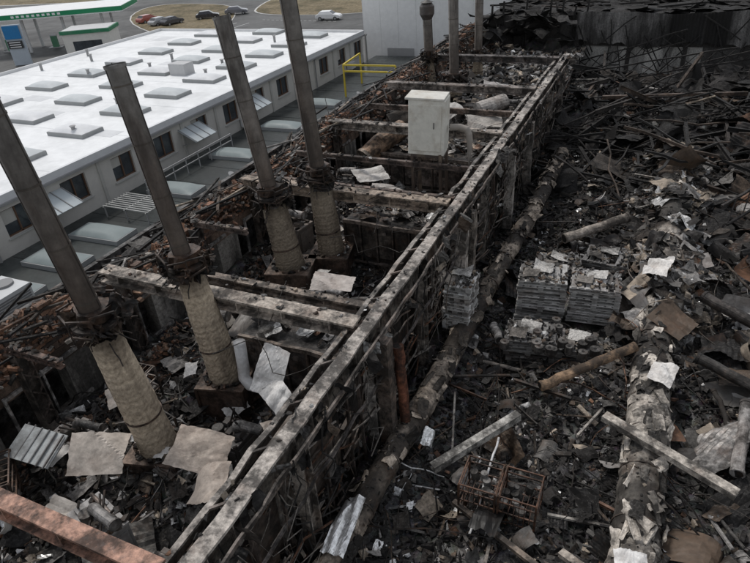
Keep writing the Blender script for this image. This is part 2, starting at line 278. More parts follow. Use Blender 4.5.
# ---------------------------------------------------------------- chimneys
def chimney(x,y,xt,yt,zt,zb=1.0,zi=4.4,r=.18,R=.36,rain=0,box=True,dark=0.,gr=0.):
    g=grp('chimney_stack');k=1-dark
    f=lambda z:(x+(xt-x)*(z-zb)/(zt-zb),y+(yt-y)*(z-zb)/(zt-zb),z)
    m=MB();cs=[];P=[]
    zz=np.linspace(zi-.3,zt,30)
    for z in zz:
        t=(z-zi)/(zt-zi);P.append(f(z));b=np.array([.125,.098,.08])*(1-t)+np.array([.19,.18,.168])*(t+gr);cs.append(b*random.uniform(.88,1.1))
    m.tube(P,r,28,(0,0,0),False,0,cs)
    m.tube([f(zt-.02),f(zt-.35)],r-.015,28,(.02,.02,.02),True)
    m.build('steel_flue',M_stack,g,True)
    m=MB();z=zi+.5
    while z<zt-.2:
        m.tube([f(z),f(z+.03)],r+.008,28,(.12,.105,.09));z+=1.0
    m.tube([f(zt-.05),f(zt)],r+.012,28,(.22,.21,.2),False)
    for a in (0.4,2.6,4.4):
        m.beam(np.array(f(zi))+[math.cos(a)*(r+.004),math.sin(a)*(r+.004),0],np.array(f(zt))+[math.cos(a)*(r+.004),math.sin(a)*(r+.004),0],.012,.012,(.11,.1,.09))
    m.build('flue_joint_bands',M_stack,g)
    if R:
        m=MB();zz=np.linspace(zb-.3,zi,70);P=[f(z) for z in zz];cs=[]
        rr=[]
        for i,z in enumerate(zz):
            t=(z-zb)/(zi-zb);rr.append(R*(1.02-.27*max(0,t))*(1+.006*(i%2)+random.gauss(0,.004)+.02*math.sin(z*3.1+x)))
            b=np.array([.50,.41,.305]) if i%3 else np.array([.42,.34,.25])
            cs.append(b*random.uniform(.86,1.08)*(1-.75*float(sm(t,.76,1.)))*(1-.45*float(sm(-t,-.18,0.)))*k)
        m.tube(P,rr,40,(0,0,0),True,.012,cs);m.build('insulation_jacket',M_ins,g)
        m=MB()
        for t in (.02,.34,.97):
            z=zb+(zi-zb)*t;q=R*(1.02-.27*t)+.012;m.tube([f(z),f(z+.035)],q,32,(.14,.10,.08))
        c=np.array(f(zi+.05));m.tube([c,c+[0,0,.05]],R*1.1,20,(.05,.043,.04));m.tube([c+[0,0,.08],c+[0,0,.3]],R*.82,18,(.09,.06,.045),True,.1)
        for zz_ in (.0,.3):
            for i in range(8):
                if random.random()<.25: continue
                a=i*math.pi/4;b=a+math.pi/4;m.beam(c+np.array([math.cos(a)*R*1.4,math.sin(a)*R*1.4,zz_+random.gauss(0,.04)]),c+np.array([math.cos(b)*R*1.4,math.sin(b)*R*1.4,zz_+random.gauss(0,.04)]),.03,.03,(.07,.052,.043))
        for i in range(8):
            a=i*math.pi/4;m.beam(c+np.array([math.cos(a)*R*1.4,math.sin(a)*R*1.4,-.1]),c+np.array([math.cos(a)*R*1.4,math.sin(a)*R*1.4,.32]),.02,.02,(.07,.052,.043))
        for i in range(30):
            a=random.uniform(0,6.28);l=random.uniform(.2,.8);d=np.array([math.cos(a),math.sin(a),random.gauss(-.25,.35)])
            m.beam(c+d*R*.8,c+d*(R*.8+l*.5),.018,.018,(.06,.047,.04),3,.02)
        N=26;a=rng.uniform(0,6.28,N)
        m.sheets(np.stack([c[0]+np.cos(a)*R*1.1,c[1]+np.sin(a)*R*1.1,c[2]+rng.normal(-.05,.14,N)],1),rng.uniform(.1,.42,(N,2)),eul(rng.normal(0,.8,N),rng.normal(0,.8,N),a),pal(N,(.35,.25,.2,.1,.08,0,.03,0,.05,.0)),6,.15)
        m.build('torn_roof_collar',M_steel,g)
    if box:
        m=MB();m.box((x,y,zb-.35),(R*2.9,R*2.7,1.0),(.12,.085,.068),(0,0,.25));m.box((x,y,zb+.165),(R*3.05,R*2.85,.05),(.16,.115,.09),(0,0,.25))
        for a in (-1,1):
            for b in (-1,1):
                u,v=a*R*1.46,b*R*1.36;m.box((x+u*math.cos(.25)-v*math.sin(.25),y+u*math.sin(.25)+v*math.cos(.25),zb-.36),(.06,.06,1.05),(.08,.055,.045),(0,0,.25))
        n=40;a=rng.uniform(0,6.28,n);m.boxes(np.stack([x+np.cos(a)*R*1.25,y+np.sin(a)*R*1.2,zb+.22+0*a],1),rng.uniform(.03,.13,(n,3))*[1,1,.5],eul(rng.normal(0,.4,n),rng.normal(0,.4,n),a),pal(n),.25)
        m.build('oven_exhaust_base',M_steel,g,False,0)
    if rain:
        m=MB();t=np.array(f(zt));m.tube([t+[0,0,-.35],t+[0,0,-.1],t+[0,0,.25],t+[0,0,.4]],[r,r*1.6,r*1.6,r*1.1],20,(.1,.09,.085),False)
        m.tube([t+[0,0,.42],t+[0,0,.55]],[r*1.5,.03],20,(.08,.075,.07));m.build('rain_cowl',M_stack,g)
    return g
chimney(-7.6,5.5,-7.85,5.0,8.25,1.3,4.5,.175)
chimney(-7.6,7.66,-8.3,7.66,8.05,1.3,4.2,.175)
chimney(-8.5,12.,-9.3,12.,8.1,1.5,3.7,.2,.40,dark=.48,gr=.2)
chimney(-7.8,13.1,-8.2,13.1,8.9,1.5,3.9,.2,.38,dark=.48)
chimney(-10.6,29.5,-10.7,29.5,5.5,2.2,3.4,.22,.3,1,False,.5)
chimney(-8.1,25.7,-8.2,25.7,7.6,1.8,3.3,.2,.42,0,False,.3,.3)
chimney(-8.8,31.9,-8.8,31.9,7.2,1.8,3.,.2,.3,0,False,.3,.3)
# ---------------------------------------------------------------- brick wall (left)
m=MB()
wt=lambda y:3.15+.9*(fbm(y*.5,np.asarray(y)*0+3.,3)-.42)
m.bb(-11.1,-10.75,-2,40,-6,.9,(.2,.18,.16))
y=-2.
while y<39:
    m.bb(-11.1,-10.75,y,y+.95,.9,2.1,(.36,.34,.31)); y+=2.75
m.bb(-11.1,-10.75,-2,40,2.1,2.45,(.24,.17,.13));m.build('brick_factory_wall',M_plas)
m=MB()
cs=[];ss=[];rz=[];cc=[]
for k,zc in enumerate(np.arange(2.5,3.9,.085)):
    for row in (0,1):
        ybs=np.arange(-2+(k%2)*.13,39.6,.26);w_=wt(ybs)
        for yb,ww in zip(ybs,w_):
            if zc<ww+random.gauss(0,.06)-(.25 if row==0 else 0):
                cs.append((-11.03+.2*row+random.gauss(0,.01),yb,zc));ss.append((.17,.24,.075));rz.append(random.gauss(0,.05))
                cc.append(random.choice([(.27,.145,.095),(.23,.135,.09),(.31,.18,.12),(.18,.125,.1),(.1,.08,.07)]))
m.boxes(np.array(cs),np.array(ss),eul(0,0,rz),np.array(cc),.05)
BC=np.array([(.29,.155,.095),(.25,.14,.095),(.33,.21,.145),(.17,.125,.10),(.08,.068,.06),(.45,.41,.36),(.2,.14,.11),(.05,.046,.042)])
n=12000;y=rng.uniform(-2,39.5,n);x=-11.05+rng.normal(0,.3,n);z=wt(y)+.02-np.abs(x+11.0)*.75+rng.normal(0,.05,n)
C=BC[rng.integers(0,8,n)]*rng.uniform(.6,1.2,(n,1))
m.boxes(np.stack([x,y,z],1),np.array([[.12,.24,.075]])*rng.uniform(.2,.9,(n,1))*rng.uniform(.7,1.1,(n,3)),eul(rng.normal(0,.5,n),rng.normal(0,.5,n),rng.uniform(0,6.3,n)),C,.12)
n=2600;y=rng.uniform(0,39.5,n);x=-10.3+np.abs(rng.normal(0,.35,n));z=hL(x,y)+.05
m.boxes(np.stack([x,y,z],1),np.array([[.12,.24,.075]])*rng.uniform(.35,1.05,(n,3)),eul(rng.normal(0,.6,n),rng.normal(0,.6,n),rng.uniform(0,6.3,n)),C[:n],.12)
m.build('broken_brick_parapet',M_brick)
m=MB();n=260;y=rng.uniform(-1,39,n);L=rng.uniform(.4,2.6,n);m.boxes(np.stack([-11+rng.normal(0,.35,n),y,wt(y)+.03+0*y],1),np.stack([L,rng.uniform(.02,.08,n),rng.uniform(.02,.06,n)],1),eul(0,rng.normal(0,.1,n),1.57+rng.normal(0,.4,n)),pal(n,(.4,.25,.1,.1,.1,.03,.05,.0,.02,0)),.03)
m.build('charred_roof_battens',M_deb)
m=MB();y=2.6
while y<38:
    m.ibeam((-10.55,y,0),(-10.55,y,3.1),.22,.3,(.14,.12,.105))
    if y<20:
        for k in range(5): m.beam((-10.42,y-.12,.6+k*.45),(-10.42,y+.12,.85+k*.45),.03,.03,(.1,.08,.07));m.beam((-10.41,y+.12,.6+k*.45),(-10.41,y-.12,.85+k*.45),.03,.03,(.1,.08,.07))
    y+=2.75
y=-.7
while y<38:
    m.beam((-10.68,y,1.),(-10.68,y,2.3),.06,.05,(.5,.48,.46));m.beam((-10.7,y+.9,1.),(-10.7,y+.9,2.3),.06,.05,(.5,.48,.46))
    m.bb(-10.72,-10.66,y,y+1.8,1.0,1.08,(.5,.48,.46));m.bb(-10.72,-10.66,y,y+1.8,2.2,2.28,(.45,.43,.41))
    y+=2.75
m.build('wall_frame_columns',M_paint)
m=MB();m.bb(-12.9,-11.12,-2,41,2.05,2.2,(.05,.048,.046));m.bb(-13.05,-12.9,-2,41,1.9,2.4,(.13,.125,.12));m.bb(-12.95,-12.8,-2,41,-6,1.9,(.22,.21,.2));m.build('burnt_eaves_canopy',M_paint)
m=MB();n=2600;y=rng.uniform(-2,40,n);x=rng.uniform(-12.9,-11.2,n)
m.boxes(np.stack([x,y,2.24+0*x],1),rng.uniform(.03,.18,(n,3)),eul(rng.normal(0,.6,n),rng.normal(0,.6,n),rng.uniform(0,6.3,n)),pal(n,(.4,.25,.1,.06,.08,.05,.03,.03,.02,.03)),.2)
n=140;x,y=rng.uniform(-12.7,-11.4,n),rng.uniform(-2,40,n)
m.sheets(np.stack([x,y,2.3+0*x],1),rng.uniform(.3,1.,(n,2)),eul(rng.normal(0,.15,n),rng.normal(0,.15,n),rng.uniform(0,6.3,n)),pal(n,(.35,.3,.12,.03,.12,.08,.0,.0,.0,.0)),6,.08)
m.build('roof_edge_debris',M_deb)
# ---------------------------------------------------------------- girders
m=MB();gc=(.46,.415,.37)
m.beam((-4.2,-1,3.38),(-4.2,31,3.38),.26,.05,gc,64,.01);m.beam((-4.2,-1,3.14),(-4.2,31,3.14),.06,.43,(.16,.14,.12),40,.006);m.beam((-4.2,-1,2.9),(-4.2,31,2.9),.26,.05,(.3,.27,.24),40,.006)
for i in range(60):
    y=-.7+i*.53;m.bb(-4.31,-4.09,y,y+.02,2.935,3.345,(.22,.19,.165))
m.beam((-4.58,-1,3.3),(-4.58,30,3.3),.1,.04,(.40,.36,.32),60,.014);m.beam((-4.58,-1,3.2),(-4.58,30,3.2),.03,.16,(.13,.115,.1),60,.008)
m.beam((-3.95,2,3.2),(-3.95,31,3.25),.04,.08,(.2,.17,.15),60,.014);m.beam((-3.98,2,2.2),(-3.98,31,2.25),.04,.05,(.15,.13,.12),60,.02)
for i in range(28): y=.5+i*1.05;m.beam((-4.55,y,3.31),(-4.25,y+.3,3.31),.04,.04,(.2,.17,.15))
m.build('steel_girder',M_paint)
m=MB();n=170;y=rng.uniform(-1,31,n);x=rng.choice([-4.2,-4.4,-4.45],n)+rng.normal(0,.07,n)
m.boxes(np.stack([x,y,3.42+0*x],1),rng.uniform(.015,.08,(n,3))*[1,1,.4],eul(rng.normal(0,.3,n),rng.normal(0,.3,n),rng.uniform(0,6.3,n)),pal(n,(.3,.2,.1,.1,.1,.1,.05,.08,.02,.0)),.3)
n=120;y=rng.uniform(-1,31,n);m.sheets(np.stack([-4.0+rng.normal(0,.12,n),y,3.1+rng.normal(0,.2,n)],1),rng.uniform(.1,.4,(n,2)),eul(rng.normal(0,.7,n),rng.normal(1.2,.5,n),rng.normal(0,.3,n)),pal(n,(.35,.25,.1,.1,.1,.1,.05,.05,.02,.0)),6,.12)
for i in range(150):
    y=random.uniform(1,31);x=-3.95+random.gauss(0,.1);P=[(x+random.gauss(0,.04),y+random.gauss(0,.05)+j*random.uniform(-.08,.1),3.3-j*.3) for j in range(random.randint(3,9))];m.tube(P,random.uniform(.006,.018),5,random.choice([(.03,.027,.025),(.1,.08,.065),(.2,.18,.16)]),False)
for i in range(30):
    y=random.uniform(6,28);P=[(-4.3-j*.32,y+j*random.uniform(-.15,.15),3.35-.5*math.sin(j/7*math.pi)*random.uniform(.7,1.)) for j in range(8)];m.tube(P,.009,5,(.04,.035,.03),False)
m.build('hanging_wreckage',M_deb)
def cross(y,x0=-10.8,x1=-4.4,z=3.3,col=(.3,.27,.24),w=.34,h=.3,dy=0,sag=0.,nd=26):
    m=MB();m.ibeam((x0,y,z),(x1,y+dy,z-sag),w,h,col,.045)
    for i in range(6):
        x=x0+(x1-x0)*(i+.5)/6;m.bb(x-.015,x+.015,y+dy*(i+.5)/6-w*.42,y+dy*(i+.5)/6+w*.42,z-h*.42,z+h*.42,col)
    n=nd
    if n: xx=rng.uniform(x0,x1,n);m.boxes(np.stack([xx,y+rng.normal(0,w*.3,n),z+h/2+.02+0*xx],1),rng.uniform(.015,.11,(n,3))*[1,1,.4],eul(rng.normal(0,.3,n),rng.normal(0,.3,n),rng.uniform(0,6.3,n)),pal(n,(.25,.2,.1,.1,.1,.1,.1,.1,.02,.0)),.3)
    m.build('cross_beam',M_paint)
cross(2.6,z=3.45,col=(.44,.25,.18),w=.24,h=.34,nd=0)
cross(8.0,z=3.3,w=.36,col=(.46,.40,.34));cross(8.75,-8.8,-4.4,3.2,(.34,.28,.23),.2,.2);cross(13.5,col=(.40,.32,.25));cross(14.0,-10.8,-4.4,3.25,(.22,.16,.13),.14,.2)
cross(16.3,-10.6,-4.4,3.2,(.16,.12,.1),.12,.16);cross(5.3,-10.6,-9.2,3.2,(.16,.11,.09),.12,.16);cross(10.9,-10.6,-8.9,3.2,(.16,.12,.1),.12,.16)
cross(19.1,col=(.40,.35,.3));cross(21.8,-10.6,-4.4,3.2,(.22,.17,.14),.14,.2);cross(24.6,col=(.3,.26,.23));cross(30,col=(.17,.15,.14))
m=MB()
for y in (2.6,5.3,8.0,10.8,13.5,16.3,19.1,21.8,24.6,27.3,30.):
    m.ibeam((-4.2,y,0),(-4.2,y,2.85),.22,.3,(.26,.23,.2) if y%2 else (.36,.33,.3),.03)
m.build('girder_columns',M_paint)
m=MB()
for y,c in ((8.1,(.15,.12,.1)),(13.2,(.5,.45,.4)),(13.9,(.3,.26,.22)),(18.6,(.34,.31,.28)),(21.5,(.2,.18,.16))):
    m.beam((-3.95,y,0.1),(-3.95,y,3.05),.28,.26,c,8,.012)
m.build('concrete_columns',M_paint)
m=MB();y=1.
while y<31:
    w=random.uniform(.35,.8);b=random.choice([(.045,.04,.037),(.08,.065,.055),(.13,.095,.075),(.15,.12,.1),(.03,.027,.025),(.25,.23,.21)])
    ztop=random.uniform(1.5,2.85);off=random.uniform(-.25,.03)
    m.box((-4.35+off,y+w/2,ztop/2),(.08,w-.03,ztop),b,(0,random.gauss(0,.05),random.gauss(0,.05)))
    for k in range(random.randint(1,4)):
        zc=random.uniform(.5,ztop-.3);m.box((-4.28+off,y+w/2+random.gauss(0,.08),zc),(.06,w*random.uniform(.3,.7),random.uniform(.1,.5)),tuple(np.array(random.choice([(.03,.03,.03),(.15,.11,.085),(.3,.28,.26)]))))
    m.beam((-4.2+off,y,0),(-4.2+off+random.gauss(0,.05),y,2.9),.05,.05,(.1,.08,.07))
    for k in range(5):
        z=random.uniform(.4,2.8);m.beam((-4.15,y,z),(-4.1+random.gauss(0,.1),y+w*1.4,z+random.gauss(0,.15)),.025,.03,random.choice([(.18,.15,.13),(.03,.03,.03),(.18,.095,.06),(.34,.31,.28)]),3,.02)
    y+=w
m.build('burnt_oven_machine',M_steel)
def oven(y,x0,x1,z0,z1,colr):
    m=MB();m.bb(x0,x1,y,y+.12,z0,z1,colr);n=max(2,int((x1-x0)/.5))
    for i in range(n):
        a=x0+(x1-x0)*i/n;b=x0+(x1-x0)*(i+1)/n
        m.bb(a+.05,b-.05,y-.04,y-.005,z0+.1,z0+(z1-z0)*.48,tuple(np.array(colr)*random.uniform(.8,4.)));m.bb(a+.05,b-.05,y-.04,y-.005,z0+(z1-z0)*.54,z1-.1,tuple(np.array(colr)*random.uniform(.6,4.)))
        m.beam((a,y-.06,z0),(a,y-.06,z1),.05,.05,(.16,.13,.11));m.beam(((a+b)/2,y-.09,z0+.6),((a+b)/2+.2,y-.09,z0+.6),.03,.03,(.2,.17,.15))
        for k in range(3): zq=random.uniform(z0+.2,z1-.2);m.box(((a+b)/2,y-.06,zq),(.12,.06,.09),(.2,.17,.15))
    m.beam((x0,y-.07,z1),(x1,y-.07,z1-.05),.08,.1,(.22,.18,.15),5,.015);m.beam((x0,y-.2,z1*.5),(x1,y-.2,z1*.5),.05,.05,(.18,.15,.13),5,.015)
    m.bb(x0,x1,y+.125,y+1.9,z1-.12,z1-.02,(.08,.073,.067))
    N=90;xx=rng.uniform(x0,x1,N);m.sheets(np.stack([xx,y+rng.uniform(.2,1.8,N),z1+.05+0*xx],1),rng.uniform(.1,.5,(N,2)),eul(rng.normal(0,.3,N),rng.normal(0,.3,N),rng.uniform(0,6.3,N)),pal(N,LIGHT),6,.12)
    m.build('oven_body',M_steel)
oven(8.15,-7.4,-4.6,0,2.3,(.045,.04,.037));oven(13.7,-7.6,-4.6,0,2.4,(.055,.047,.04));oven(19.,-9.,-4.6,0,2.4,(.06,.05,.044));oven(24.4,-9.,-4.6,.4,2.6,(.05,.043,.038))
def rack(x,y,z,rz,w,d,h,col):
    m=MB();c,s=math.cos(rz),math.sin(rz);tx,ty=random.gauss(0,.12),random.gauss(0,.12)
    T=lambda a,b,k:(x+a*c-b*s+tx*k,y+a*s+b*c+ty*k,z+k)
    for a in (-w/2,w/2):
        for b in (-d/2,d/2): m.beam(T(a,b,0),T(a,b,h),.04,.04,col)
    nk=int(h/.22)
    for i in range(nk+1):
        k=h*i/nk
        for a in (-w/2,w/2): m.beam(T(a,-d/2,k),T(a,d/2,k),.025,.025,col)
        for b in (-d/2,d/2): m.beam(T(-w/2,b,k),T(w/2,b,k),.025,.025,col)
        if i%2:
            for j in range(6): q=-w/2+w*(j+.5)/6;m.beam(T(q,-d/2,k),T(q,d/2,k),.015,.015,col)
    for j in range(9): m.box(T(random.uniform(-w/3,w/3),random.uniform(-d/3,d/3),random.uniform(.1,h)),(random.uniform(.1,.35),random.uniform(.1,.3),random.uniform(.05,.25)),tuple(pal(1)[0]),(random.gauss(0,.2),random.gauss(0,.2),rz+random.gauss(0,.3)))
    m.build('burnt_machine_rack',M_steel)
for i in range(26):
    x=random.uniform(-10.1,-4.9);y=random.uniform(2.9,28)
    rack(x,y,float(hL(x,y))-.3,random.gauss(0,.25),random.uniform(.5,1.1),random.uniform(.4,.8),random.uniform(.7,1.3),random.choice([(.12,.08,.06),(.08,.065,.055),(.22,.19,.17),(.04,.037,.035)]))
def machine(x,y,z,rz,w,d,h,col):
    g=grp('burnt_machine');m=MB();c,s=math.cos(rz),math.sin(rz);T=lambda a,b,k:(x+a*c-b*s,y+a*s+b*c,z+k);R_=(0,0,rz);col=np.array(col)
    m.box(T(0,0,h/2),(w,d,h),tuple(col*.7),R_);m.box(T(0,0,h+.02),(w*1.04,d*1.04,.04),tuple(col),R_)
    for k in range(3):
        a=-w/2+w*(k+.5)/3;m.box(T(a,-d/2-.012,h*.5),(w/3-.05,.02,h*.8),tuple(col*random.uniform(.5,1.3)),R_);m.box(T(a+.08,-d/2-.035,h*.6),(.03,.03,.12),(.2,.19,.18),R_)
        m.box(T(a,random.uniform(-d/3,d/3),h+.08),(w*.18,d*.3,random.uniform(.06,.2)),tuple(col*random.uniform(.4,1.3)),R_)
    for e in (-1,1): m.box(T(e*(w/2+.012),0,h*.5),(.02,d*.8,h*.75),tuple(col*random.uniform(.5,1.2)),R_)
    n=30;m.boxes(np.array([T(random.uniform(-w/2,w/2),random.uniform(-d/2,d/2),h+.06) for _ in range(n)]),rng.uniform(.02,.14,(n,3))*[1,1,.5],eul(rng.normal(0,.3,n),rng.normal(0,.3,n),rng.uniform(0,6,n)),pal(n),.2)
    m.build('housing',M_sheet,g,False,0)
    m=MB();a=random.uniform(-w/4,w/4);r=random.uniform(.06,.13)
    m.tube([T(a,0,h),T(a,0,h+.2),T(a+.05,0,h+.3),T(a+.15,0,h+.36),T(a+.3,0,h+.38),T(a+.7,.05,h+.36)],r,16,tuple(np.array((.5,.48,.46))*random.uniform(.3,1.1)));m.tube([T(a+.66,.05,h+.36),T(a+.7,.05,h+.36)],r*1.2,16,(.2,.19,.18))
    m.tube([T(-a-.1,-d*.2,h+.03),T(-a-.1,-d*.2,h+.22)],.12,18,(.1,.095,.09));m.tube([T(-w/2,d*.3,h+.1),T(w/2,d*.3,h+.1)],.035,10,(.25,.22,.2))
    for k in range(6): m.beam(T(random.uniform(-w/2,w/2),random.uniform(-d/2,d/2),h),T(random.uniform(-w/2,w/2),random.uniform(-d/2,d/2),h+random.uniform(.2,.6)),.03,.03,(.1,.085,.075))
    m.build('pipes_and_motor',M_steel,g)
for x,y in ((-9.3,9.2),(-6.9,9.9),(-9.6,10.6),(-5.3,11.1),(-9.6,13.9),(-9.4,15.4),(-8.6,17.2),(-5.4,15.3),(-9.9,17.8),(-6.3,11.),(-9.3,20.9),(-7.6,20.9),(-5.6,21.7),(-9.8,23),(-8,23.2),(-5.5,23.6),(-9.2,26.4),(-6.8,26.8),(-5.3,28),(-9.3,5.1),(-6.9,6.7),(-9.6,3.3),(-5.7,3.5),(-7.2,15.),(-6.6,17.7),(-5.3,18),(-7.3,11.3),(-5.2,12.3),(-5.3,7.2),(-7.3,3.7)):
    machine(x,y,max(.0,float(hL(x,y))-.3),random.gauss(0,.15),random.uniform(.5,1.1),random.uniform(.45,.8),random.uniform(.6,1.0),random.choice([(.34,.33,.32),(.18,.17,.16),(.46,.43,.4),(.12,.105,.095),(.24,.21,.185)]))
m=MB();m.tube([(-6.7,7.3,2.9),(-6.7,7.25,2.3),(-6.65,7.15,2.1),(-6.5,7.1,2.0),(-6.0,7.1,2.0)],.12,16,(.5,.49,.48));m.tube([(-6.05,7.1,2.),(-5.98,7.1,2.)],.16,16,(.4,.4,.4));m.build('ventilation_duct',M_sheet,None,True)
m=MB();m.tube([(-9.2,18.7,2.3),(-8.9,19.3,2.6),(-8.4,20.3,2.9)],[.36,.36,.34],20,(.27,.18,.12),True,.02);m.tube([(-9.25,18.6,2.25),(-9.2,18.7,2.3)],.4,20,(.34,.29,.24));m.build('fallen_duct',M_steel)
m=MB();m.tube([(-6.2,22.6,3.0),(-5.4,23.6,3.1)],.33,20,(.4,.37,.34),True,.01);m.tube([(-9.6,21.8,2.6),(-8.8,22.4,2.9)],.3,20,(.3,.26,.22),True,.01);m.build('fallen_tank',M_clad)
def panel(c,sx,sy,rot,col,cr=.05,name='sheet_panel',mt=None,k=16):
    m=MB();m.sheets(np.array([c],float),np.array([[sx,sy]],float),eul(*rot),np.array([col],float),k,cr,.12,0,.3,.05)
    o=m.build(name,mt or M_sheet,None,False);sd=o.modifiers.new('thick','SOLIDIFY');sd.thickness=.004;return o
panel((-8.1,4.6,2.0),.95,.75,(.65,.1,.5),(.55,.49,.43),.03)
panel((-6.35,5.3,2.0),1.0,.8,(.35,.25,.3),(.54,.46,.39),.04);panel((-5.8,4.85,1.9),.65,.75,(.3,-.3,.1),(.48,.41,.35),.06)
panel((-6.05,7.3,2.35),.6,1.0,(1.0,.3,.2),(.82,.8,.77),.05);panel((-5.75,7.0,2.0),.5,.6,(.6,-.5,.9),(.8,.78,.75),.08);panel((-5.85,9.7,3.0),.95,.5,(.15,.1,.2),(.5,.45,.41),.03)
panel((-5.2,6.3,1.9),.8,.6,(.4,.3,1.),(.42,.37,.32),.05);panel((-9.1,6.3,1.7),.9,.5,(.3,-.2,.8),(.4,.37,.34),.04)
panel((-7.,10.2,1.8),1.2,.8,(.2,.3,1.4),(.35,.32,.3),.04);panel((-6.9,15.4,2.6),1.1,.8,(.1,.2,.4),(.5,.46,.42),.05);panel((-7.9,16.2,2.7),1.1,.7,(.3,.1,.9),(.6,.57,.53),.05)
panel((-5.6,21.4,2.9),1.3,.8,(.2,.1,.4),(.45,.42,.38),.05);panel((-7.4,22.5,2.9),1.3,.9,(.2,-.2,.9),(.5,.48,.45),.05);panel((-6.2,26,3.),1.4,.9,(.1,.2,.3),(.42,.4,.38),.05)
for i in range(70):
    x=random.uniform(-10,-4.9);y=random.uniform(3.,30);panel((x,y,float(hL(x,y))+.4),random.uniform(.25,.9),random.uniform(.2,.5),(random.gauss(0,.4),random.gauss(0,.4),random.uniform(0,6)),random.choice([(.72,.7,.67),(.36,.33,.3),(.48,.44,.39),(.18,.165,.15)]),.06,k=10)
m=MB();m.box((-9.4,4.35,1.95),(1.0,.65,.03),(.42,.44,.44),(.35,.05,.1))
for i in range(6): m.box((-9.4-.45+i*.18,4.35,1.975),(.02,.66,.04),(.2,.2,.2),(.35,.05,.1))
m.build('wired_glass_window',M_sheet)
m=MB();m.box((-6.1,16.8,4.3),(1.1,.75,1.65),(.72,.70,.63),(0,.04,.12));m.box((-6.13,16.8,5.16),(1.17,.82,.07),(.66,.64,.58),(0,.04,.12));m.box((-6.05,16.41,4.3),(.9,.03,1.4),(.68,.66,.59),(0,.04,.12));m.box((-6.1,16.8,3.42),(1.,.6,.12),(.1,.08,.07),(0,.04,.12));m.box((-5.8,16.38,4.4),(.03,.04,.2),(.1,.1,.1),(0,.04,.12))
for a in (-6.55,-5.65):
    for b in (16.5,17.1): m.beam((a,b,2.),(a,b,3.5),.09,.09,(.1,.075,.06))
m.tube([(-5.5,17,4.2),(-5.2,17.05,4.2),(-5.0,17.05,4.15),(-4.92,17.05,4.),(-4.9,17.05,3.8),(-4.9,17.05,2.8)],.1,12,(.3,.27,.24));m.build('ventilation_cabinet',mat('cabinet_paint',.25,1.6,.6,fine=5,bump=.03,sootcol=(.34,.27,.19),con=.2),None,False,.015)
# ---------------------------------------------------------------- insulated pipes
def bigpipe(name,P,r,base,mt,parts=260,nz=.02,lump=.09,tear=1.):
    P=np.array(P,float);t=np.linspace(0,1,parts);d=np.linspace(0,1,len(P));Q=np.stack([np.interp(t,d,P[:,i]) for i in range(3)],1)
    Q+=np.stack([lump*(fbm(t*12,t*0+i*3.,3)-.45) for i in range(3)],1)
    rr=r*(1+.35*(fbm(t*30,t*0+9.,4)-.45));dk=sm(fbm(t*11,t*0+5.,4),.36,.56);cs=np.array(base)[None]*(.12+.95*dk)[:,None]
    m=MB();m.tube(Q,rr,30,(0,0,0),True,nz,np.clip(cs,.02,.8));g=grp(name);m.build('insulated_pipe_body',mt,g)
    m=MB();L=np.linalg.norm(P[-1]-P[0]);k=int(L/1.3)
    for i in range(k):
        j=int((i+.5)/k*(parts-2))+1;a=Q[j];b=Q[j]+(Q[j+1]-Q[j])/np.linalg.norm(Q[j+1]-Q[j])*.03;m.tube([a,b],r*1.06,24,(.16,.13,.11))
    m.build('clamp_bands',M_steel,g)
    m=MB();n=int(L*7*tear);j=rng.integers(0,parts-1,n);a=rng.uniform(-1.4,1.4,n);s=rng.uniform(.06,.34,(n,2))*[[.8,1.6]]
    c=Q[j]+np.stack([np.sin(a)*r*1.06,rng.normal(0,.05,n),np.cos(a)*r*1.06],1)
    m.sheets(c,s,eul(0,a,rng.normal(0,.3,n)),np.array(base)[None]*rng.choice([.06,.15,.5,1.,1.4],n)[:,None],7,.08,.14,0,1.6,.15)
    n=int(L*22);j=rng.integers(0,parts-1,n);a=rng.normal(0,.75,n);c=Q[j]+np.stack([np.sin(a)*r*1.0,rng.normal(0,.1,n),np.cos(a)*r*1.0],1)
    m.boxes(c,rng.uniform(.01,.07,(n,3))*[1,1,.5],eul(rng.normal(0,.4,n),a,rng.normal(0,1,n)),pal(n,(.25,.22,.13,.1,.1,.08,.1,.02,.01,.0)),.3)
    m.build('torn_cladding',M_deb,g)
bigpipe('insulated_pipe',[(-3.75,3.0,.5),(-3.7,7,.55),(-3.55,11,.5),(-3.4,16,.6),(-3.2,20,.7),(-3.1,24.5,.9)],.25,(.42,.35,.28),M_clad)
bigpipe('insulated_pipe',[(.95,4.5,.45),(.95,9,.5),(.98,13,.6),(1.0,17,.9),(1.0,24.6,1.)],.40,(.52,.47,.41),M_clad,lump=.16,tear=1.5)
panel((-3.75,5.6,.84),.4,1.2,(.05,.1,.1),(.85,.84,.82),.06,'torn_foil_sheet',M_foil)
panel((-3.1,8.1,.75),.25,.4,(.3,.4,.2),(.85,.85,.83),.15,'torn_foil_sheet',M_foil)
panel((.9,6.3,.93),.5,.9,(.05,.1,.2),(.8,.78,.75),.08,'torn_foil_sheet',M_sheet);panel((1.1,11.3,1.05),.5,.8,(.05,.2,-.2),(.75,.72,.68),.1,'torn_foil_sheet',M_sheet);panel((.8,15.,1.5),.6,.9,(.05,-.2,-.2),(.75,.72,.68),.12,'torn_foil_sheet',M_sheet)
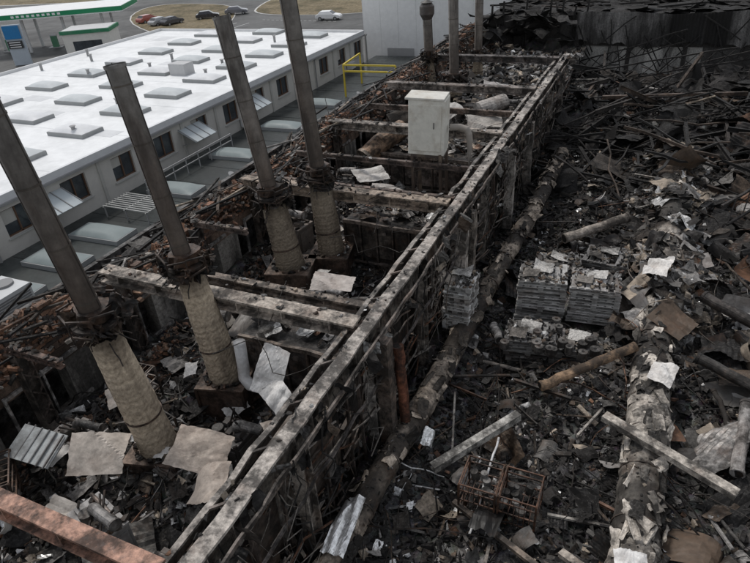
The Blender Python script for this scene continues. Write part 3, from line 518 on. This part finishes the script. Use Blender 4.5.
def pipe(name,p,q,r,col,mt=None):
    m=MB();p=np.array(p,float);q=np.array(q,float);P=[p+(q-p)*i/10+rng.normal(0,.01,3) for i in range(11)];m.tube(P,r,18,col,True,.015)
    for e,s in((P[0],1),(P[-1],-1)):
        d=(q-p)/np.linalg.norm(q-p)*s;m.tube([e-d*.002,e+d*.06],r*1.1,18,tuple(np.array(col)*.7));m.tube([e-d*.004,e-d*.003],r*.85,18,(.01,.01,.01))
    return m.build(name,mt or M_clad)
def channel(name,p,q,w,h,col,mt=None):
    m=MB();m.ibeam(p,q,w,h,col,.02,True);return m.build(name,mt or M_paint)
channel('steel_channel',(-2.75,7.4,.75),(-1.5,9.15,.95),.17,.17,(.48,.46,.42))
channel('steel_channel',(.1,9.5,1.15),(2.4,8.5,1.0),.2,.13,(.5,.45,.39))
pipe('thin_pole',(-1.75,6.5,.4),(-1.7,8.3,1.1),.02,(.75,.74,.73),M_sheet)
pipe('fallen_pipe',(-1.3,10.5,.65),(.5,12.1,1.05),.11,(.36,.24,.15));pipe('fallen_pipe',(-1.9,17.4,.75),(-.2,19.,.95),.15,(.4,.35,.3))
pipe('fallen_pipe',(-2.9,12.6,.5),(-2.55,11.9,.6),.1,(.38,.36,.34));pipe('fallen_pipe',(-2.2,15.5,.5),(-1.7,16.5,.6),.09,(.2,.18,.16))
pipe('rusted_column_pipe',(-3.85,8.55,2.6),(-3.62,8.3,.1),.11,(.22,.09,.055),M_steel);pipe('fallen_pipe',(2.5,9.3,.7),(2.7,11.,1.),.12,(.4,.38,.36))
pipe('fallen_pipe',(1.8,12.2,1.),(3.6,11.2,.9),.12,(.06,.055,.05),M_steel);pipe('fallen_pipe',(1.9,14.5,1.2),(4.6,12.6,1.),.14,(.07,.06,.055),M_steel)
channel('steel_channel',(-2.3,30.3,1.6),(3.7,31.3,1.8),.16,.16,(.15,.11,.085),M_steel)
channel('steel_channel',(-2.2,7.,.5),(-.2,6.1,.55),.1,.08,(.24,.19,.15));channel('steel_channel',(-.2,6.6,.6),(.9,6.0,.8),.14,.1,(.38,.33,.28))
for i in range(60):
    x=random.uniform(-3.,4.5);y=random.uniform(6,24);a=random.uniform(0,3.14);L=random.uniform(.6,2.);z=float(hR(x,y))+.2
    if -2.9<x<.3 and 12<y<15.4: continue
    p=(x-math.cos(a)*L/2,y-math.sin(a)*L/2,z+random.gauss(0,.12));q=(x+math.cos(a)*L/2,y+math.sin(a)*L/2,z+random.gauss(0,.12))
    c=random.choice([(.16,.09,.06),(.05,.045,.04),(.26,.23,.2),(.12,.095,.075),(.38,.35,.31)])
    if i%4: channel('steel_channel',p,q,random.uniform(.03,.08),random.uniform(.03,.08),c)
    else: pipe('fallen_pipe',p,q,random.uniform(.03,.06),c)
# ---------------------------------------------------------------- pallets
def pallets(x,y,z,lay,rz,w=1.25,d=1.0,lh=.16,tone=1.):
    g=grp('pallet_stack');m=MB();c,s=math.cos(rz),math.sin(rz)
    def P(a,b,h): return (x+a*c-b*s,y+a*s+b*c,z+h)
    for l in range(lay):
        h=l*lh;ox,oy=random.gauss(0,.025),random.gauss(0,.025);r=rz+random.gauss(0,.025)
        col=lambda:tuple(np.clip(np.array(random.choice([(.5,.485,.46),(.42,.41,.39),(.6,.58,.56),(.2,.19,.18)]))*random.uniform(.65,1.15)*tone,0,.8))
        for i in range(7):
            if random.random()<.06: continue
            m.box(P(-w/2+(i+.5)*w/7+ox,oy,h+lh-.025),(w/7*.72,d,.022),col(),(random.gauss(0,.008),0,r))
        for b in (-1,0,1):
            m.box(P(ox,b*(d/2-.06)+oy,h+lh-.05),(w,.1,.022),col(),(0,0,r));m.box(P(ox,b*(d/2-.06)+oy,h+.012),(w,.1,.022),col(),(0,0,r))
            for a in (-1,0,1): m.box(P(a*(w/2-.08)+ox,b*(d/2-.06)+oy,h+lh/2-.012),(.14,.1,.08),tuple(np.array(col())*.7),(0,0,r))
    m.build('pallet_boards',M_sheet,g)
    m=MB();n=80;a=rng.uniform(-w/2,w/2,n);b=rng.uniform(-d/2,d/2,n)
    m.boxes(np.stack([x+a*c-b*s,y+a*s+b*c,np.full(n,z+lay*lh+.02)],1),rng.uniform(.02,.12,(n,3))*[1,1,.4],eul(rng.normal(0,.4,n),rng.normal(0,.4,n),rng.uniform(0,6.3,n)),pal(n,LIGHT),.2)
    m.sheets(np.array([P(0,.1,lay*lh+.05),P(-.3,-.2,lay*lh+.05)]),np.array([[.5,.4],[.4,.4]]),eul(rng.normal(0,.15,2),rng.normal(0,.15,2),0),np.array([[.5,.48,.45],[.2,.18,.16]]),8,.06);m.build('ash_on_top',M_deb,g)
pallets(-1.97,14.1,.15,8,.12);pallets(-.62,14.35,.2,7,.08);pallets(-1.9,12.4,.05,4,.2,1.2,.9,tone=.6);pallets(-.75,12.6,.05,3,.1,1.1,.9,tone=.5);pallets(-1.8,16.,.1,4,.3,tone=.4);pallets(-.5,16.3,.2,5,-.1,tone=.35)
pallets(-3.75,12.5,.5,8,.02,.7,.9,.17,1.3)
m=MB()
for i in range(22):
    x=random.uniform(-2.4,-.2);y=random.uniform(11.7,13.1);z=.72+random.gauss(0,.03);m.tube([(x,y,z-.2),(x,y,z)],random.uniform(.08,.13),14,(.16,.15,.14));m.tube([(x,y,z-.01),(x,y,z+.004)],.04,10,(.01,.01,.01))
m.build('burnt_cans',M_steel)
g=grp('wire_cage_cart');m=MB();x0,y0=-1.4,7.3
for k in (0,1):
    ox=x0-.36+k*.72
    for a in (-.33,.33):
        for b in (-.35,.35): m.beam((ox+a,y0+b,.15),(ox+a,y0+b,1.1),.035,.035,(.13,.07,.045))
    for h in (.2,.45,.7,.95,1.1):
        for b in (-.35,.35): m.beam((ox-.33,y0+b,h),(ox+.33,y0+b,h),.022,.022,(.14,.075,.05))
        for a in (-.33,.33): m.beam((ox+a,y0-.35,h),(ox+a,y0+.35,h),.022,.022,(.13,.07,.045))
    for i in range(8):
        a=-.33+i*.094;m.beam((ox+a,y0-.36,.2),(ox+a,y0-.36,1.1),.01,.01,(.13,.07,.05));m.beam((ox+a,y0-.35,.72),(ox+a,y0+.35,.72),.012,.012,(.12,.065,.045))
m.build('cage_frame',M_steel,g)
m=MB()
for i in range(20):
    x=x0+random.uniform(-.6,.6);y=y0+random.uniform(-.28,.28);z=random.uniform(.74,.95);r=random.uniform(.05,.09);m.tube([(x,y,z-.2),(x+random.gauss(0,.03),y,z)],r,14,random.choice([(.04,.037,.033),(.08,.072,.065),(.18,.17,.16)]))
m.build('burnt_cans_inside',M_deb,g)
# ---------------------------------------------------------------- rear of hall
m=MB()
for i in range(26):
    xx=-10+i; k=1. if -5.2<xx<1.6 else .16
    m.bb(xx,xx+.985,40,40.3,0,1.9,tuple(np.array((.62,.6,.56))*random.uniform(.6,1.1)*k))
for i in range(9): m.bb(-8.03+i*3,-7.8+i*3,39.85,39.99,0,3.8,(.05,.046,.043))
m.bb(-11,16,40.31,40.6,-6,3.6,(.07,.066,.062))
m.build('rear_wall',mat('soot_streaked_wall',.45,.9,.9,0,.2,streak=True,sootcol=(.03,.027,.025)))
m=MB();xs=np.arange(-5.,16,.09);V=[]
for i,x in enumerate(xs):
    o=.04 if i%2 else 0.;zb=2.0+1.0*float(fbm(x*1.1,1.,4))-.35;zt_=3.85+.35*float(fbm(x*.6,7.,4)-.5);V+=[(x,39.78+o-.25*float(fbm(x*.7,4.,3)),zb),(x,39.78+o+.02*math.sin(x*2),zt_)]
Q=[[2*i,2*i+2,2*i+3,2*i+1] for i in range(len(xs)-1)]
t=fbm(xs*1.1,xs*0+2.,4);C=np.repeat(np.clip((t-.46)*1.1,.013,.2)[:,None]*np.array([[1,.96,.92]]),2,axis=0);m.add(V,Q,C);m.build('corrugated_cladding',M_plas)
m=MB();m.bb(-10.5,16,40.7,61,3.3,3.6,(.025,.024,.023))
xs=rng.uniform(-10,15,500);ys=rng.uniform(40.8,60,500)
m.sheets(np.stack([xs,ys,3.68+0*xs],1),rng.uniform(.5,2,(500,2)),eul(rng.normal(0,.07,500),rng.normal(0,.07,500),rng.uniform(0,6.3,500)),pal(500,(.8,.2,0,0,0,0,0,0,0,0)),6,.04)
for i in range(120):
    x=random.uniform(-10,15);y=random.uniform(40.9,58);L=random.uniform(1,4);a=random.gauss(0,.5);m.beam((x-math.cos(a)*L/2,y-math.sin(a)*L/2,3.75+random.random()*.3),(x+math.cos(a)*L/2,y+math.sin(a)*L/2,3.75+random.random()*.5),.1,.1,random.choice([(.02,.019,.018),(.04,.036,.033),(.08,.065,.055)]),3,.05)
m.build('burnt_flat_roof',M_deb)
m=MB()
for i in range(9): m.beam((-10.3+i*.7,40.1,.8),(-10.2+i*.72,40.1,3.8+random.random()),.1,.12,(.03,.028,.026),3,.05)
m.sheets(np.stack([rng.uniform(-11,-5,50),rng.uniform(38,41,50),rng.uniform(2.2,3.9,50)],1),rng.uniform(.4,1.4,(50,2)),eul(rng.normal(0,.3,50),rng.normal(0,.3,50),rng.uniform(0,6.3,50)),pal(50,(.8,.2,.0,.0,.0,0,0,0,0,0)),8,.06)
for i in range(60):
    x=random.uniform(-5,14);z=random.uniform(.3,2.5);m.beam((x,39.5+random.random()*.2,z),(x+random.gauss(0,.8),39.6,min(4.4,z+random.uniform(.8,2.2))),.05,.06,(.022,.02,.019),3,.03)
m.build('charred_roof_remains',M_deb)
m=MB();m.bb(-10.74,16,-2,39.99,-5.9,-.35,(.2,.19,.18));m.build('factory_floor_slab',M_plas)
# ---------------------------------------------------------------- low roof strip & ground
m=MB();m.bb(-27.98,-12.96,-12,61,-6,-3.6,(.06,.068,.066))
for yy_ in np.arange(-10,60,2.6): m.bb(-27.9,-20.2,yy_,yy_+.08,-3.6,-3.585,(.04,.045,.045))
m.bb(-13.3,-13.0,-12,61,-3.6,-3.0,(.22,.22,.22));m.bb(-20.1,-19.9,-12,61,-3.6,-3.3,(.16,.17,.17));m.bb(-16.6,-16.45,-12,61,-3.6,-3.5,(.15,.16,.16))
n=900;x=rng.uniform(-20,-13.3,n);y=rng.uniform(0,58,n);m.boxes(np.stack([x,y,-3.57+0*x],1),rng.uniform(.05,.6,(n,3))*[1,1,.2],eul(rng.normal(0,.1,n),rng.normal(0,.1,n),rng.uniform(0,6.3,n)),pal(n,(.3,.3,.1,.05,.1,.1,.02,.05,.02,.02)),.2)
m.build('flat_annex_roof',M_roofd)
def skyl(x,y,z,sx,sy,rz=0,col=(.45,.47,.48)):
    g=grp('roof_skylight');m=MB();m.box((x,y,z+.12),(sx,sy,.24),(.3,.31,.31),(0,0,rz));m.build('curb',M_clean,g)
    m=MB();k=9;V=[]
    for i in range(k):
        for j in range(k):
            u=-.5+i/(k-1);v=-.5+j/(k-1);h=.04+.24*(1-(2*u)**4)*(1-(2*v)**4);a=u*(sx-.12);b=v*(sy-.12);V.append((x+a*math.cos(rz)-b*math.sin(rz),y+a*math.sin(rz)+b*math.cos(rz),z+.21+h))
    Q=[[i*k+j,(i+1)*k+j,(i+1)*k+j+1,i*k+j+1] for i in range(k-1) for j in range(k-1)];m.add(V,Q,col);m.build('dome',M_clean,g,True)
for yy_ in (10.5,13.5,16.3,19.2,25.,31,37,43): skyl(-25,yy_,-3.6,3.2,1.5,.05,(.24,.28,.28))
m=MB()
for i in range(9):
    m.beam((-26.6,21+i*.22,-2.9),(-23.4,21+i*.22,-2.9),.05,.05,(.5,.5,.48))
for a in (-26.5,-23.5,-25): m.beam((a,20.9,-2.95),(a,22.9,-2.95),.06,.06,(.42,.42,.4));m.beam((a,21,-3.6),(a,21,-2.9),.06,.06,(.3,.3,.3));m.beam((a,22.8,-3.6),(a,22.8,-2.9),.06,.06,(.3,.3,.3))
m.build('steel_grating_platform',M_clean)
m=MB();m.bb(-24,-22.3,11,13.0,-3.6,-2.2,(.6,.61,.61))
for i in range(10): m.bb(-22.3,-22.27,11.1,12.9,-3.4+i*.11,-3.35+i*.11,(.2,.2,.2))
for j in range(2): m.tube([(-23.2,11.5+j,-2.2),(-23.2,11.5+j,-2.1)],.38,20,(.25,.25,.25))
m.build('air_conditioning_unit',M_clean)
m=MB()
for y in (9,26.5,35,44):
    m.tube([(-22,y,-3.6),(-22,y,-2.9),(-21.9,y,-2.75)],[.15,.15,.22],12,(.4,.4,.4));m.box((-17,y+2,-3.2),(1.2,1.6,.7),(.33,.34,.34))
m.tube([(-18.3,0,-3.4),(-18.3,55,-3.4)],.09,10,(.3,.3,.29));m.build('roof_ventilation_pipework',M_clean)
m=MB();m.bb(-900,900,-900,900,-6.5,-6,(.10,.10,.097));m.build('asphalt_ground',M_asph)
def poly(name,P,z,col,mt,th=.12):
    m=MB();n=len(P);m.add([(x,y,z-th) for x,y in P]+[(x,y,z) for x,y in P],[[i,(i+1)%n,n+(i+1)%n,n+i] for i in range(n)],col,[list(range(n,2*n))]);return m.build(name,mt)
def kerbed(P):
    P=[np.array(p,float) for p in P]
    for _ in range(2):
        P=[q for i in range(len(P)) for q in (P[i]*.75+P[(i+1)%len(P)]*.25,P[i]*.25+P[(i+1)%len(P)]*.75)]
    c=np.mean(P,0);poly('road_kerb',[tuple(c+(p-c)*1.025) for p in P],-5.9,(.5,.49,.47),M_clean);poly('dry_grass_verge',[tuple(p) for p in P],-5.87,(.19,.15,.085),M_grass)
kerbed([(-78,82),(-68,82),(-69,90),(-78,106),(-88,116),(-109,117),(-100,98)])
kerbed([(-72,103),(-60,101),(-49,103.5),(-40,112),(-42,126),(-60,132),(-81,126),(-77,112)])
kerbed([(-125,122),(-100,132),(-60,150),(-20,150),(-20,230),(-300,230),(-300,100)])
m=MB()
for i in range(9): m.bb(-88+i*2.6,-87.88+i*2.6,89.,94.,-5.996,-5.99,(.7,.7,.68))
for i in range(16): m.box((-66+i*1.0,97.-.1*i,-5.99),(.5,.12,.01),(.7,.7,.68))
m.build('road_markings',M_clean)
# ---------------------------------------------------------------- white building with skylights
g=grp('white_industrial_building');x=-28.;y0,y1=-12,58
W=(.62,.60,.56)
m=MB();m.bb(-54,x-.35,y0,y1,-6,-.95,(.4,.39,.37));m.bb(x-.35,x,y0,y1,-6,-2.75,W);m.bb(x-.35,x,y0,y1,-1.35,-.95,W)
ws=[];c=17.2-3.6*8;yy_=y0
for i in range(21):
    cy=c+3.6*i
    if cy-1>y1 or cy-.9<y0: continue
    m.bb(x-.35,x,yy_,cy-.85,-2.75,-1.35,W);yy_=cy+.85;ws.append(cy)
m.bb(x-.35,x,yy_,y1,-2.75,-1.35,W)
for cy in ws: m.bb(x,x+.08,cy+1.7,cy+1.9,-6,-.95,(.5,.49,.46))
m.build('walls',M_clean,g)
m=MB()
for cy in ws: m.bb(x-.22,x-.2,cy-.85,cy+.85,-2.75,-1.35,(.05,.06,.07))
m.build('window_glass',M_gl,g)
m=MB()
for i,cy in enumerate(ws):
    cc=(.15,.09,.06)
    for a in (-.82,0,.82): m.bb(x-.2,x-.12,cy+a-.035,cy+a+.035,-2.75,-1.35,cc)
    for z in (-2.72,-1.38): m.bb(x-.2,x-.12,cy-.85,cy+.85,z-.035,z+.035,cc)
    m.bb(x-.02,x+.1,cy-.95,cy+.95,-2.82,-2.755,(.5,.5,.48))
    if i%2: m.bb(x-.195,x-.185,cy-.8,cy-.02,-2.3+random.random()*.5,-1.42,(.55,.54,.5))
m.build('window_frames_and_blinds',M_clean,g)
m=MB();m.bb(-54,x+.15,y0,y1+.1,-.95,-.75,(.84,.85,.85));m.bb(x+.0,x+.2,y0,y1+.15,-1.0,-.55,(.7,.71,.72));m.bb(-54.1,-53.9,y0,y1,-.75,-.5,(.7,.7,.7));m.bb(-54,x,y1-.05,y1+.15,-.75,-.52,(.7,.7,.7))
for i in range(12):
    yy=y0+3+i*5.8;m.bb(-53.8,x-.1,yy,yy+.05,-.75,-.744,(.66,.67,.68))
for i in range(16):
    xx,yy=random.uniform(-52,-30),random.uniform(2,56);m.bb(xx-random.uniform(.4,2),xx+random.uniform(.4,2),yy-.5,yy+random.uniform(.2,1.4),-.75,-.742+i*.0002,(.68,.69,.70))
m.build('roof',M_roofw,g)
m=MB();m.bb(x+.2,x+.32,y0,y1,-1.05,-.93,(.3,.3,.3))
for cy in ws[::3]: m.tube([(x+.25,cy+1.8,-1),(x+.12,cy+1.8,-1.2),(x+.12,cy+1.8,-3.6)],.05,8,(.3,.3,.3))
for cy in ws[2::5]: m.box((x+.35,cy+1.2,-3.1),(.5,.9,.6),(.6,.6,.6))
m.build('gutter_and_downpipes',M_clean,g)
for rx,o in ((-32.5,0),(-38.5,1.5),(-45,0.)):
    for k in range(13): skyl(rx,4+o+k*4.3,-.75,3.0,1.7,0,(.56,.59,.60) if (k+int(rx))%3 else (.72,.73,.74))
m=MB()
for i in range(18):
    vx=random.uniform(-52,-30);vy=random.uniform(5,56);m.tube([(vx,vy,-.75),(vx,vy,-.2),(vx,vy,-.1)],[.12,.12,.2],10,(.3,.3,.3))
m.box((-36,40,-.3),(1.6,1.2,.9),(.5,.5,.5));m.box((-42,22,-.3),(1.6,1.2,.9),(.55,.55,.55))
m.build('roof_vents',M_clean)
for cy in (18.9,30.5,37.5):
    m=MB();m.box((-27.3,cy,-1.9),(1.5,2.2,.04),(.5,.55,.57),(0,.45,0))
    for a in (-1.05,-.35,.35,1.05): m.box((-27.3,cy+a,-1.87),(1.52,.05,.06),(.25,.25,.25),(0,.45,0))
    m.beam((-26.65,cy-1,-2.2),(-27.95,cy-1,-2.6),.04,.04,(.25,.25,.25));m.beam((-26.65,cy+1,-2.2),(-27.95,cy+1,-2.6),.04,.04,(.25,.25,.25));m.build('glazed_window_canopy',M_clean)
m=MB()
for k in range(8):
    y=24+k*1.2;m.beam((-26.2,y,-3.6),(-26.2,y,-2.6),.05,.05,(.4,.4,.4))
for z in (-2.6,-3.05): m.beam((-26.2,24,z),(-26.2,32.4,z),.05,.05,(.4,.4,.4))
m.build('roof_railing',M_clean)
g=grp('white_warehouse');m=MB();m.bb(-29.7,16,62,95,-6,9,(.76,.76,.75));m.build('walls',M_clean,g)
m=MB()
for i in range(23): m.bb(-29.7+i*2,-29.68+i*2,61.985,62,-6,9,(.66,.66,.65))
m.bb(-29.9,16,61.9,95.2,9,9.3,(.5,.5,.5));m.bb(-27,-24,61.9,61.96,-6,-3,(.35,.35,.35));m.build('cladding_seams_and_parapet',M_clean,g)
m=MB()
for p,q in (((-24,45.7,-1),(-19.4,45.9,-1)),((-24,45.7,-1),(-24.5,50,-1)),((-24,45.7,-3.6),(-24,45.7,-1)),((-19.4,45.9,-3.6),(-19.4,45.9,-1)),((-24.5,50,-3.6),(-24.5,50,-1)),((-24,45.7,-1.5),(-19.4,45.9,-1.5))): m.beam(p,q,.12,.12,(.65,.5,.06))
m.build('yellow_guard_rail',M_clean)
# ---------------------------------------------------------------- gas station
g=grp('gas_station_canopy');A=np.array([-91,65.]);B=np.array([-75.5,74.]);d=(B-A)/np.linalg.norm(B-A);nn=np.array([-d[1],d[0]]);an=math.atan2(d[1],d[0]);L=np.linalg.norm(B-A)
C0=(A+B)/2+nn*5-d*4
m=MB();m.box((C0[0],C0[1],-.6),(L+8,10,.8),(.8,.8,.8),(0,0,an))
for s in (-9,-3,3,9):
    for t in (-2.5,2.5):
        q=C0+d*s+nn*t;m.box((q[0],q[1],-3.5),(.35,.35,5),(.6,.6,.6),(0,0,an))
m.build('canopy',M_clean,g)
m=MB();q=C0-nn*5.03;m.box((q[0],q[1],-.55),(L+8.05,.06,.6),(.02,.25,.11),(0,0,an));q=C0+d*(L/2+4.03);m.box((q[0],q[1],-.55),(.06,10,.6),(.02,.25,.11),(0,0,an))
for i in range(10):
    q=C0-nn*5.07+d*(-3+i*.75);m.box((q[0],q[1],-.55),(.42,.03,.3),(.8,.8,.8),(0,0,an))
m.build('green_fascia',M_clean,g)
m=MB()
for s in (-7,0,6):
    q=C0+d*s;m.box((q[0],q[1],-5.1),(.9,.5,1.8),(.1,.25,.15),(0,0,an));m.box((q[0],q[1],-4.1),(.95,.55,.2),(.6,.6,.6),(0,0,an));m.box((q[0],q[1],-5.92),(2.2,1.1,.15),(.4,.4,.4),(0,0,an))
m.build('fuel_pumps',M_clean,g)
g=grp('station_kiosk');q=np.array([-76.5,68.]);m=MB();m.box((q[0],q[1],-4.3),(6.5,5,3.4),(.72,.7,.65),(0,0,an));m.build('walls',M_clean,g)
m=MB();m.box((q[0],q[1],-2.4),(6.9,5.4,.45),(.04,.22,.11),(0,0,an));m.box((q[0],q[1],-2.15),(6.5,5,.06),(.6,.6,.6),(0,0,an));m.build('green_roof_band',M_clean,g)
m=MB();e=q-nn*2.53;m.box((e[0],e[1],-4.4),(4,.06,1.6),(.04,.05,.06),(0,0,an));m.build('shop_window',M_gl,g)
g=grp('price_pylon_sign');m=MB();m.box((-83,60.6,-3.3),(2.4,.35,5.3),(.45,.5,.55),(0,0,an));m.build('pylon_body',M_clean,g)
m=MB();m.box((-82.9,60.3,-1.6),(2.2,.06,1.7),(.03,.2,.45),(0,0,an));m.box((-82.9,60.28,-3.2),(2.0,.06,1.0),(.05,.05,.05),(0,0,an))
for i in range(3): m.box((-82.9,60.24,-3.5+i*.3),(1.5,.04,.13),(.7,.7,.7),(0,0,an))
m.build('sign_panels',M_clean,g)
def car(x,y,rz,col):
    g=grp('parked_car');c,s=math.cos(rz),math.sin(rz)
    prof=[(-2.15,.35),(-2.2,.75),(-2.05,.95),(-1.75,1.0),(-1.35,1.42),(.35,1.45),(1.05,1.0),(1.95,.85),(2.15,.65),(2.15,.35)]
    def T(a,b,h): return (x+a*c-b*s,y+a*s+b*c,-6+h)
    m=MB();n=len(prof);V=[]
    for b in (-1,1):
        for a,h in prof: V.append(T(a,b*(.86 if h<=1.0 else .68),h))
    m.add(V,[[i,(i+1)%n,n+(i+1)%n,n+i] for i in range(n)],col,[list(range(n))[::-1],list(range(n,2*n))]);m.build('body',M_car,g,False,.05)
    m=MB()
    for b in (-1,1): m.add([T(-1.45,b*.85,1.0),T(.9,b*.85,1.02),T(.3,b*.70,1.38),T(-1.25,b*.70,1.36)],[[0,1,2,3]],(.02,.022,.025))
    m.add([T(1.03,-.75,1.03),T(1.03,.75,1.03),T(.42,.62,1.43),T(.42,-.62,1.43)],[[0,1,2,3]],(.02,.022,.025));m.add([T(-1.74,-.75,1.03),T(-1.74,.75,1.03),T(-1.38,.62,1.42),T(-1.38,-.62,1.42)],[[0,1,2,3]],(.02,.022,.025));m.build('windows',M_gl,g)
    m=MB()
    for a in (-1.35,1.35):
        for b in (-.8,.8): m.tube([T(a,b-.1,.32),T(a,b+.1,.32)],.32,16,(.02,.02,.02));m.tube([T(a,b-.11,.32),T(a,b+.11,.32)],.18,12,(.3,.3,.3))
    m.build('wheels',M_car,g)
car(-52.8,97,.15,(.8,.8,.8));car(-82.5,92,1.4,(.08,.08,.09));car(-76,103,.5,(.2,.2,.22));car(-84.8,91.5,1.4,(.4,.41,.42));car(-79,98,.6,(.05,.05,.06));car(-90,94,1.4,(.35,.1,.08))
# ---------------------------------------------------------------- camera, light
cd=bpy.data.cameras.new('Camera');cd.sensor_width=36;cd.lens=28.8;cd.clip_end=3000;cd.clip_start=.1
co=bpy.data.objects.new('Camera',cd);S.collection.objects.link(co)
R=Matrix(((.9118,-.1642,.3763),(.4051,.5089,-.7596),(-.0667,.845,.5305)));co.matrix_world=Matrix.Translation((0,0,10))@R.to_quaternion().to_matrix().to_4x4();S.camera=co
el,az=math.radians(60),math.radians(-60)
w=bpy.data.worlds.new('World');S.world=w;w.use_nodes=True;nt=w.node_tree;bg=nt.nodes['Background']
sk=nt.nodes.new('ShaderNodeTexSky');sk.sky_type='NISHITA';sk.sun_disc=False;sk.sun_elevation=el;sk.sun_rotation=az
hs=nt.nodes.new('ShaderNodeHueSaturation');hs.inputs['Saturation'].default_value=.25;nt.links.new(sk.outputs[0],hs.inputs['Color']);nt.links.new(hs.outputs[0],bg.inputs[0]);bg.inputs[1].default_value=.15
sd=bpy.data.lights.new('sun','SUN');sd.energy=1.5;sd.angle=math.radians(14);sd.color=(1,.96,.91);so=bpy.data.objects.new('sun',sd);S.collection.objects.link(so)
dv=Vector((math.sin(az)*math.cos(el),math.cos(az)*math.cos(el),math.sin(el)));so.rotation_euler=dv.to_track_quat('Z','Y').to_euler()
S.view_settings.view_transform='Standard';S.view_settings.look='None';S.view_settings.exposure=0
